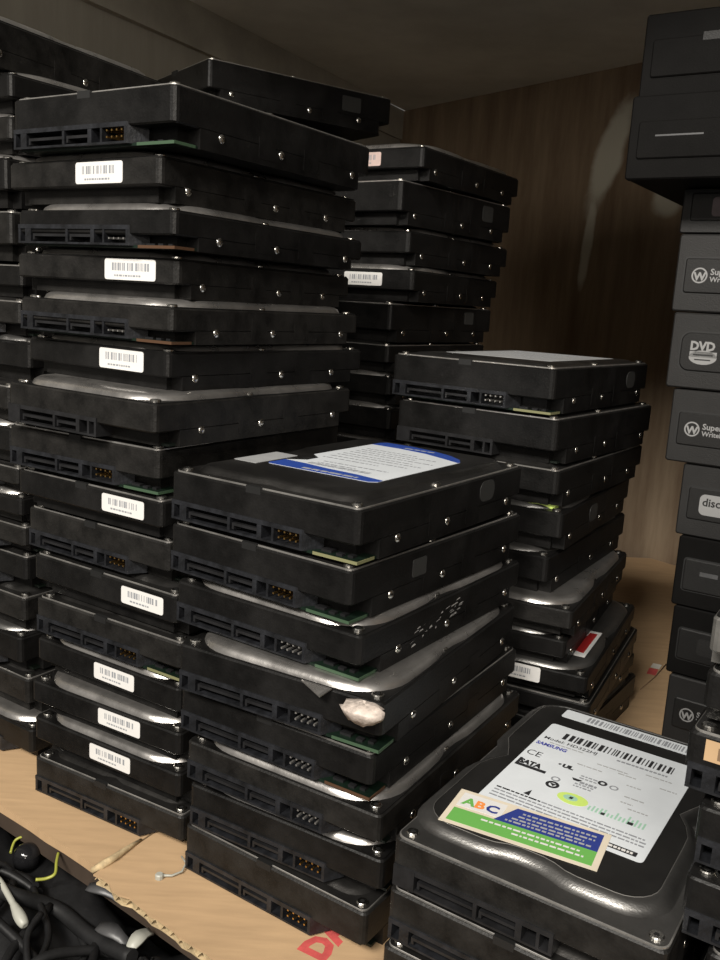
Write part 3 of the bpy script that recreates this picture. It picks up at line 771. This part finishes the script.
def optical(i,base,x,y,yaw,dark,tray,logo,label):
    a=R(yaw)       # x,y: front left corner
    cx=x+math.cos(a)*OW/2; cy=y-math.sin(a)*OW/2
    t=thing('optical_drive',label,'optical drive',(cx,cy,base+.1),-a,'optical drives stacked on the right')
    link(ME_BZ['bezel_dark' if dark else 'bezel'],'bezel',t); link(ME_OB,'metal_case',t)
    k=link(ME_TRD if (dark and tray==0 and logo in('line','smudge')) else ME_TR[tray],'tray_door',t); link(ME_EJ,'eject_button',t); link(ME_LED,'indicator_light',t)
    if tray==2:
        for ch in t.children:
            if ch!=k: ch.scale=(1,1,23.4/42)
    yq=-5.86
    if logo=='w':
        b=MB(); n=24; f=lambda r,y_:[(-61+r*math.cos(2*math.pi*q/n),y_,19.6+r*math.sin(2*math.pi*q/n)) for q in range(n)]
        b.loft([f(4.2,yq+.1),f(4.2,yq-.02),f(3.4,yq-.02),f(3.4,yq+.1)],0,cap0=False,cap1=False)
        g=b.build('round_logo',[M['logo']],k)
        text('W',5.8,M['logo'],k,(-63.9,yq,17.1),RX,bold=.25,name='logo_letter')
        text('Super',4.6,M['logo'],k,(-55.5,yq,20.1),RX,bold=.1)
        text('WriteMaster',3.8,M['logo'],k,(-55.5,yq,16.4),RX,bold=.08)
    elif logo=='dvd':
        text('DVD',6.6,M['logo'],k,(-63,yq,21.6),RX,bold=.3,xs=.95,name='logo_letter')
        b=MB(); n=20; f=lambda y_:[(-55.7+7.4*math.cos(2*math.pi*q/n),y_,17.6+3.9*math.sin(2*math.pi*q/n)) for q in range(n)]
        b.loft([f(yq+.1),f(yq-.02)],0); b.box(-62.9,-48.5,yq-.02,yq+.1,17.7,20.8,0); b.build('disc_logo',[M['logo']],k)
        b=MB(); b.box(-61,-50.5,yq-.05,yq,18.6,19.4,0); b.box(-60,-51.5,yq-.05,yq,16,16.7,0); b.build('fine_print',[M['dark']],k)
    elif logo=='disc':
        b=MB(); f=lambda y_:[(p[0]-55,y_,p[1]+19.5) for p in rrect(15,12,3,0,5,1)]
        b.loft([f(yq+.1),f(yq-.02)],0); b.build('disc_logo',[M['logo']],k)
        text('disc',6.4,M['dark'],k,(-61,yq-.05,18.9),RX,bold=.15,name='logo_letter')
    elif logo=='pink':
        b=MB(); f=lambda y_:[(p[0]-24,y_,p[1]+13.6) for p in rrect(68,10,2,0,5,1)]
        b.loft([f(yq+.1),f(yq-.02)],0); b.build('tray_label',[M['logo_pink']],k)
    elif logo=='bars':
        b=MB(); b.box(-60,-50,yq-.02,yq+.1,20,22.5,0); b.box(-47,-38,yq-.02,yq+.1,20,22.5,0); b.build('logo_bar',[M['strap']],k)
    elif logo=='panel':
        b=MB(); f=lambda y_:[(p[0]-40,y_,p[1]+20) for p in rrect(36,10,2,0,5,1)]
        b.loft([f(yq+.1),f(yq-.02)],0); b.build('tray_label',[M['bezel']],k)
    elif logo=='line':
        b=MB(); b.box(-60,-36,yq-.02,yq+.1,21,21.8,0); b.add([(-16,yq,30),(-15,yq,30),(-11.6,yq,21),(-12.6,yq,21)],[(0,1,2,3)]); b.add([(-12.6,yq,21),(-11.6,yq,21),(-8,yq,33),(-9,yq,33)],[(0,1,2,3)])
        o=b.build('scratch_mark',[M['strap']],k)
    elif logo=='smudge':
        b=MB(); b.box(-44,-30,yq-.02,yq+.1,26,30,0); b.build('tray_label',[M['tray']],k)
    return t
OPT=[ # base index from the bottom, x,y of front left corner, yaw
 (19,192.7,501.8,34,False,0,'w','charcoal optical drive with round logo, lowest of the optical drive stack'),
 (61,191.1,504.5,34,True,0,'panel','black optical drive with grey tray panel, second from the bottom of its stack'),
 (103,189.0,504.9,33,True,0,'bars','black optical drive with two small grey bars on its tray, in the right stack'),
 (145,186.7,506.7,33,False,0,'disc','charcoal optical drive with rounded square disc logo on its tray'),
 (187,176.8,510.5,33,False,0,'w','charcoal optical drive with round logo, just below the one with the DVD logo'),
 (229,172.0,511.0,32,False,1,'dvd','charcoal optical drive with grey DVD logo on a rounded tray'),
 (271,170,511,32,False,0,'w','charcoal optical drive with round logo, just above the one with the DVD logo'),
 (313,169,511,32,False,2,'pink','charcoal optical drive with dull pinkish tray label, under the two black ones'),
 (336.6,132,496,33,True,0,'line','black optical drive jutting forward, with a pale scratch, second from the top'),
 (378.6,137,505,33,True,0,'smudge','black optical drive on top of the optical drive stack, near the ceiling'),
]
for o in OPT: optical(0,o[0],*o[1:])

# ------------------------------------------------------------------ cardboard sheet on the shelf
def edge_pts(a,b,n,amp,seed):
    rnd=random.Random(seed); q=[]
    for i in range(n+1):
        f=i/n; j=rnd.uniform(-amp,amp) if 0<i<n else 0
        q.append((a[0]+(b[0]-a[0])*f+j*.6,a[1]+(b[1]-a[1])*f+j*.8))
    return q
e1=edge_pts((-330,530),(-111,370),20,.4,1)        # smooth folded edge
e2=edge_pts((-112,366),(-48,317),16,1.3,2)+edge_pts((-48,317),(190,117),50,1.3,3)[1:]
back=[(470,420),(560,640),(340,980),(60,1200),(-430,720)]
ca=bpy.data.objects.new('cardboard_sheet',None); C.objects.link(ca); ca.location=(0,0,0)
tag(ca,'brown cardboard sheet under the drive stacks, torn along its front edge','cardboard')
# crease runs from the front edge back along the drives
cr=(-111,370); vx,vy=math.sin(R(30)),math.cos(R(30))
crb=(cr[0]+vx*700,cr[1]+vy*700)
def slab(pts,z0,z1,m,name):
    b=MB(); b.loft([[(x,y,z0) for x,y in pts],[(x,y,z1) for x,y in pts]],0); return b.build(name,[m],ca)
slab(e1+[crb,(60,1200),(-430,720)],-4.2,-.05,M['card'],'folded_flap')
ptsB=e2+[(470,420),(560,640),(345,982),(crb[0]+1,crb[1])]
slab(ptsB,-.9,0,M['card'],'top_liner')
# corrugated core seen at the torn edge, and the lower liner
b=MB(); n=260; pa=[]; 
def along(f):
    s=f*(len(e2)-1); i=min(int(s),len(e2)-2); q=s-i
    return (e2[i][0]+(e2[i+1][0]-e2[i][0])*q, e2[i][1]+(e2[i+1][1]-e2[i][1])*q)
for i in range(n+1):
    x,y=along(i/n); zf=-2.9+1.7*math.sin(i*1.35)
    pa.append((x+.5,y+.7,zf))
vsq=pa+[(x+9,y+14,zq) for x,y,zq in pa]+[(x,y,zq-.5) for x,y,zq in pa]+[(x+9,y+14,zq-.5) for x,y,zq in pa]; N=n+1
b.add(vsq,[(i,i+1,N+i+1,N+i) for i in range(n)]+[(2*N+i,3*N+i,3*N+i+1,2*N+i+1) for i in range(n)]+[(i,2*N+i,2*N+i+1,i+1) for i in range(n)])
b.build('corrugated_core',[M['card_edge']],ca)
slab([(x+1.0,y+1.2) for x,y in e2]+ptsB[len(e2):],-6.2,-5.1,M['card_edge'],'lower_liner')
# curled lip where the flap is torn, at the start of the crease
b=MB(); pts=[(-114,371.5,-2),(-110,371.5,.6),(-105.5,377,1.5),(-101.5,385,1.2),(-97,394,.4)]
b.tube(pts,[1.6,2.0,1.7,1.3,.7],0,8); b.build('torn_lip',[M['card_edge']],ca)
b=MB()
for a_,b_ in (((228,640),(247,670)),((236,640),(246,655))): pass
b.tube([(214,612,.1),(232,636,.1),(250,664,.1)],[.5,.5,.5],0,6); b.build('fold_line',[M['crease']],ca)
# red carton print: part of a word by the centre stack, and small red blocks
text('DA',17,M['card_red'],ca,(-4,319,.05),(0,0,R(60)),bold=1.0,name='printed_letter')
plate(ca,'red_print',[(228,643),(234,640),(240,652),(234,655)],0.02,.05,M['card_red'])
plate(ca,'white_print',[(235,656),(241,653),(246,662),(240,665)],0.02,.05,M['card_white'])
plate(ca,'red_print',[(-141,449),(-136,446),(-133,452),(-138,455)],-.02,.05,M['card_red'])

# little broken plastic piece on the cardboard
b=MB(); b.tube([(-80,366.5,1.2),(-76,367,1.0),(-72,370,1.2),(-71,375,2.2),(-74,379,3.0)],[.6,.55,.5,.5,.4],0,6)
b.cyl(-81.5,366,.1,2.4,2.0,0,n=10,bev=.5)
tag(b.build('plastic_scrap',[M['offwhite']]),'small white broken plastic bit lying on the cardboard edge','scrap')

# ------------------------------------------------------------------ cables below the shelf edge
rnd=random.Random(12)
def heap_z(x,y): return -27+7*math.sin(x*.05)*math.cos(y*.043)+3*math.sin(x*.13+y*.11)
b=MB(); nx,ny=46,40; vs=[]
for j in range(ny+1):
    for i in range(nx+1):
        s=i/nx; tq=j/ny
        ex=-330+s*420; ey=530-s*420*.73
        x=ex-.6*tq*260+16*.6; y=ey-.8*tq*260+10
        vs.append((x,y,heap_z(x,y)-tq*40+rnd.uniform(-2.2,2.2)))
fs=[(j*(nx+1)+i,j*(nx+1)+i+1,(j+1)*(nx+1)+i+1,(j+1)*(nx+1)+i) for j in range(ny) for i in range(nx)]
base=[(x,y,-150) for x,y,_ in vs]; o=len(vs)
rim=[i for i in range(nx+1)]+[j*(nx+1)+nx for j in range(1,ny+1)]+[ny*(nx+1)+i for i in range(nx-1,-1,-1)]+[j*(nx+1) for j in range(ny-1,0,-1)]
bv=[(vs[i][0],vs[i][1],-150) for i in rim]
b.add(vs+bv,fs+[(rim[k],rim[(k+1)%len(rim)],o+(k+1)%len(rim),o+k) for k in range(len(rim))]+[tuple(o+k for k in range(len(rim)))],0,True)
tag(b.build('cable_heap',[M['cable']]),'dark heap of tangled black cables below the shelf edge','cables',kind='stuff')

def hz(x,y):
    # height of the heap under x,y (approximate, follows its slope to the front)
    d=max(0,((-.6)*(x+330)+(-.8)*(y-530)))
    return heap_z(x,y)-d/260*40
def cable(pts,r,m,name='cable',n=8):
    q=[]
    P=[Vector((x,y,hz(x,y)+dz)) for x,y,dz in pts]
    for i in range(len(P)-1):
        p0=P[max(i-1,0)];p1=P[i];p2=P[i+1];p3=P[min(i+2,len(P)-1)]
        for k in range(6):
            t_=k/6; q.append(.5*((2*p1)+(p2-p0)*t_+(2*p0-5*p1+4*p2-p3)*t_*t_+(3*p1-p0-3*p2+p3)*t_**3))
    q.append(P[-1])
    b=MB(); b.tube(q,r,0,n); return b.build(name,[M[m]])
E_=lambda s,d:(-330+s*420-.6*d, 530-s*306.6-.8*d)     # s along the shelf edge, d in front of it
for k in range(40):
    s0=rnd.uniform(.30,.72); d0=rnd.uniform(6,62); ang=rnd.uniform(-.12,.2)
    pts=[]
    for j in range(5):
        x,y=E_(s0+ang*j/4*1.2+rnd.uniform(-.012,.012), d0+ (j-2)*rnd.uniform(8,22))
        pts.append((x,y,3+rnd.uniform(0,7)))
    if min((p[0]+330)*.6+(p[1]-530)*.8 for p in pts)>-4 : continue
    pts=[(x,y,dz) if ((x+330)*.6+(y-530)*.8)<-7 else (E_((x+330)/420,8)[0],E_((x+330)/420,8)[1],dz-4) for x,y,dz in pts]
    o=cable(pts,rnd.choice((1.6,2.2,2.8,3.6)),rnd.choice(('cable','cable','cable2')))
    tag(o,'black cable in the tangle below the cardboard edge','cable','black cables below the shelf edge')
# the pieces that stand out
o=cable([(-168,383,9),(-159,374,9),(-150,364,8),(-146,359.5,8),(-141,354,8),(-138,351,8)],[1.5]*16+[1.5,1.7,1.9,2.1,2.3,2.6,2.7,2.8,2.8,2.7,2.6,2.4,2.2,1.9,1.2],'offwhite','cable_tie',8)
tag(o,'off-white plastic cable tie with a rounded end, lying on the black cables','cable tie')
o=cable([(-141,403,9),(-139.5,396,9),(-137.5,388,9),(-141,386,8.5),(-145.5,384,9)],.8,'wire_yel','wire',6)
tag(o,'thin yellow-green wire bent in a hook among the black cables','wire')
o=cable([(-171,417,6),(-171,424,9),(-164,424,10),(-156,418,7)],.7,'wire_yel','wire',6)
tag(o,'thin yellowish wire curving over the glossy black knob','wire')
b=MB(); n=16
b.loft([[(r*math.cos(2*math.pi*k/n),r*math.sin(2*math.pi*k/n),zq) for k in range(n)] for r,zq in ((6.5,-4),(7,0),(6.2,3.2),(4.6,5.2),(2.2,6.3),(.6,6.6))],0,smooth=True)
tag(b.build('knob',[M['gloss']],None,(-161,413,hz(-161,413)+6)),'glossy black round knob at the far end of the cable heap','knob')
def strap(p0,p1,w,name,label,m='strap',lift=9):
    a=Vector(p0);c=Vector(p1);dv=(c-a).normalized();nv=Vector((-dv.y,dv.x))
    b=MB(); top=[];bot=[]
    P=[];Q=[]
    for k in range(7):
        f=k/6; p=a.lerp(c,f); hw=w*(.55+.45*math.sin(math.pi*min(1,f*1.3)))/2; zq=hz(*a.lerp(c,.5))+lift+2.2*math.sin(math.pi*f)
        P.append((p.x+nv.x*hw,p.y+nv.y*hw,zq+1.0)); Q.append((p.x-nv.x*hw,p.y-nv.y*hw,zq-.6))
    n=7; vs=P+Q+[(x,y,z-1.1) for x,y,z in P]+[(x,y,z-1.1) for x,y,z in Q]
    fs=[(k,k+1,n+k+1,n+k) for k in range(6)]+[(2*n+k,3*n+k,3*n+k+1,2*n+k+1) for k in range(6)]+[(k,2*n+k,2*n+k+1,k+1) for k in range(6)]+[(n+k,n+k+1,3*n+k+1,3*n+k) for k in range(6)]+[(0,n,3*n,2*n),(n-1,3*n-1,4*n-1,2*n-1)]
    b.add(vs,fs,0,True)
    return tag(b.build(name,[M[m]]),label,'strap')
strap((-120,383),(-103,376),6,'plastic_strap','flat grey plastic strap just below the torn cardboard edge')
strap((-108,360),(-92,350),7,'plastic_strap','flat grey plastic strap further forward, beside the pale clip')
strap((-90,346),(-83,358),6,'plastic_clip','pale grey plastic clip at the end of the grey strap','offwhite')

# ------------------------------------------------------------------ the cabinet
def structure(mb,name,m):
    o=mb.build(name,[m]); o['kind']='structure'; return o
b=MB(); pts=[(-420,607),(-111,383),(-48,335),(190,150),(520,420),(620,660),(420,1100),(60,1420),(-560,900)]
b.loft([[(x,y,-25) for x,y in pts],[(x,y,-6.6) for x,y in pts]],0); structure(b,'floor',M['shelf'])
b=MB(); b.box(-900,900,-100,1500,-170,-150); structure(b,'floor_lower',M['low'])
CZ=542
cor=Vector((26,1378)); wd=Vector((math.cos(R(52)),-math.sin(R(52)))); ld=Vector((-math.sin(R(27)),-math.cos(R(27))))
def wallbox(p0,p1,th,z0,z1,name,m,out):
    p0=Vector(p0);p1=Vector(p1);o_=Vector(out)*th
    b=MB(); q=[p0,p1,p1+o_,p0+o_]
    b.loft([[(p.x,p.y,z0) for p in q],[(p.x,p.y,z1) for p in q]],0); return structure(b,name,m)
nb=Vector((math.sin(R(52)),math.cos(R(52)))); nl=Vector((-math.cos(R(27)),math.sin(R(27))))
wallbox(cor,cor+wd*900,12,-150,CZ,'wall_back',M['wall'],nb)
wallbox(cor+nb*12-ld*8,cor+ld*1000,12,-150,CZ,'wall_left',M['wall_side'],nl)
wr0=cor+wd*900
wallbox(wr0+nb*12,wr0+ld*560,12,-150,CZ,'wall_right',M['wall'],-nl)
b=MB(); q=[cor+nb*30-ld*10,cor+wd*960+nb*30,Vector((760,260)),Vector((330,190)),Vector((-470,500)),cor+ld*1010+nl*14]
b.loft([[(p.x,p.y,CZ) for p in q],[(p.x,p.y,CZ+18) for p in q]],0); structure(b,'ceiling',M['ceil'])
# edge strip where the ceiling meets the left wall
p0=cor+ld*2; p1=cor+ld*1000; b=MB(); q=[p0,p1,p1-nl*9,p0-nl*9]
b.loft([[(p.x,p.y,CZ-40) for p in q],[(p.x,p.y,CZ) for p in q]],0); structure(b,'trim_1',M['trim'])
# ------------------------------------------------------------------ light, camera, render look
w=bpy.data.worlds.new('World'); bpy.context.scene.world=w; w.use_nodes=True
w.node_tree.nodes['Background'].inputs[0].default_value=(1.0,.96,.90,1); w.node_tree.nodes['Background'].inputs[1].default_value=.13
def area(name,loc,aim,size,sy,power,col):
    l=bpy.data.lights.new(name,'AREA'); l.shape='RECTANGLE'; l.size=size; l.size_y=sy; l.energy=power; l.color=col
    o=bpy.data.objects.new(name,l); C.objects.link(o); o.location=loc
    o.rotation_euler=(Vector(aim)-Vector(loc)).to_track_quat('-Z','Y').to_euler(); return o
area('ceiling_lamp',(-.70,-.78,1.28),(0,.45,.1),.7,.3,46,(1.0,.95,.87))
area('rear_ceiling_lamp',(.10,-1.25,1.30),(.05,.5,.25),.9,.25,20,(1.0,.95,.87))
area('added_low_light',(.08,-1.55,.60),(.05,.6,.25),.35,.3,10,(1.0,.90,.78))  # unseen source added behind the camera, kept low for the upper back wall

cd_=bpy.data.cameras.new('camera'); cam=bpy.data.objects.new('camera',cd_); C.objects.link(cam)
p,r=R(11.2),R(3.4)
Fv=Vector((0,math.cos(p),-math.sin(p))); Uv=Vector((0,math.sin(p),math.cos(p))); Rv=Vector((1,0,0))
R2=Rv*math.cos(r)+Uv*math.sin(r); U2=Uv*math.cos(r)-Rv*math.sin(r)
mw=Matrix(((R2.x,U2.x,-Fv.x,0),(R2.y,U2.y,-Fv.y,0),(R2.z,U2.z,-Fv.z,.265),(0,0,0,1)))
cam.matrix_world=mw
cd_.sensor_fit='VERTICAL'; cd_.sensor_height=36; cd_.lens=890/960*36; cd_.clip_start=.01; cd_.clip_end=20
S=bpy.context.scene; S.camera=cam
S.view_settings.view_transform='Standard'; S.view_settings.look='None'; S.view_settings.gamma=1; S.view_settings.exposure=0
S.view_settings.use_curve_mapping=False
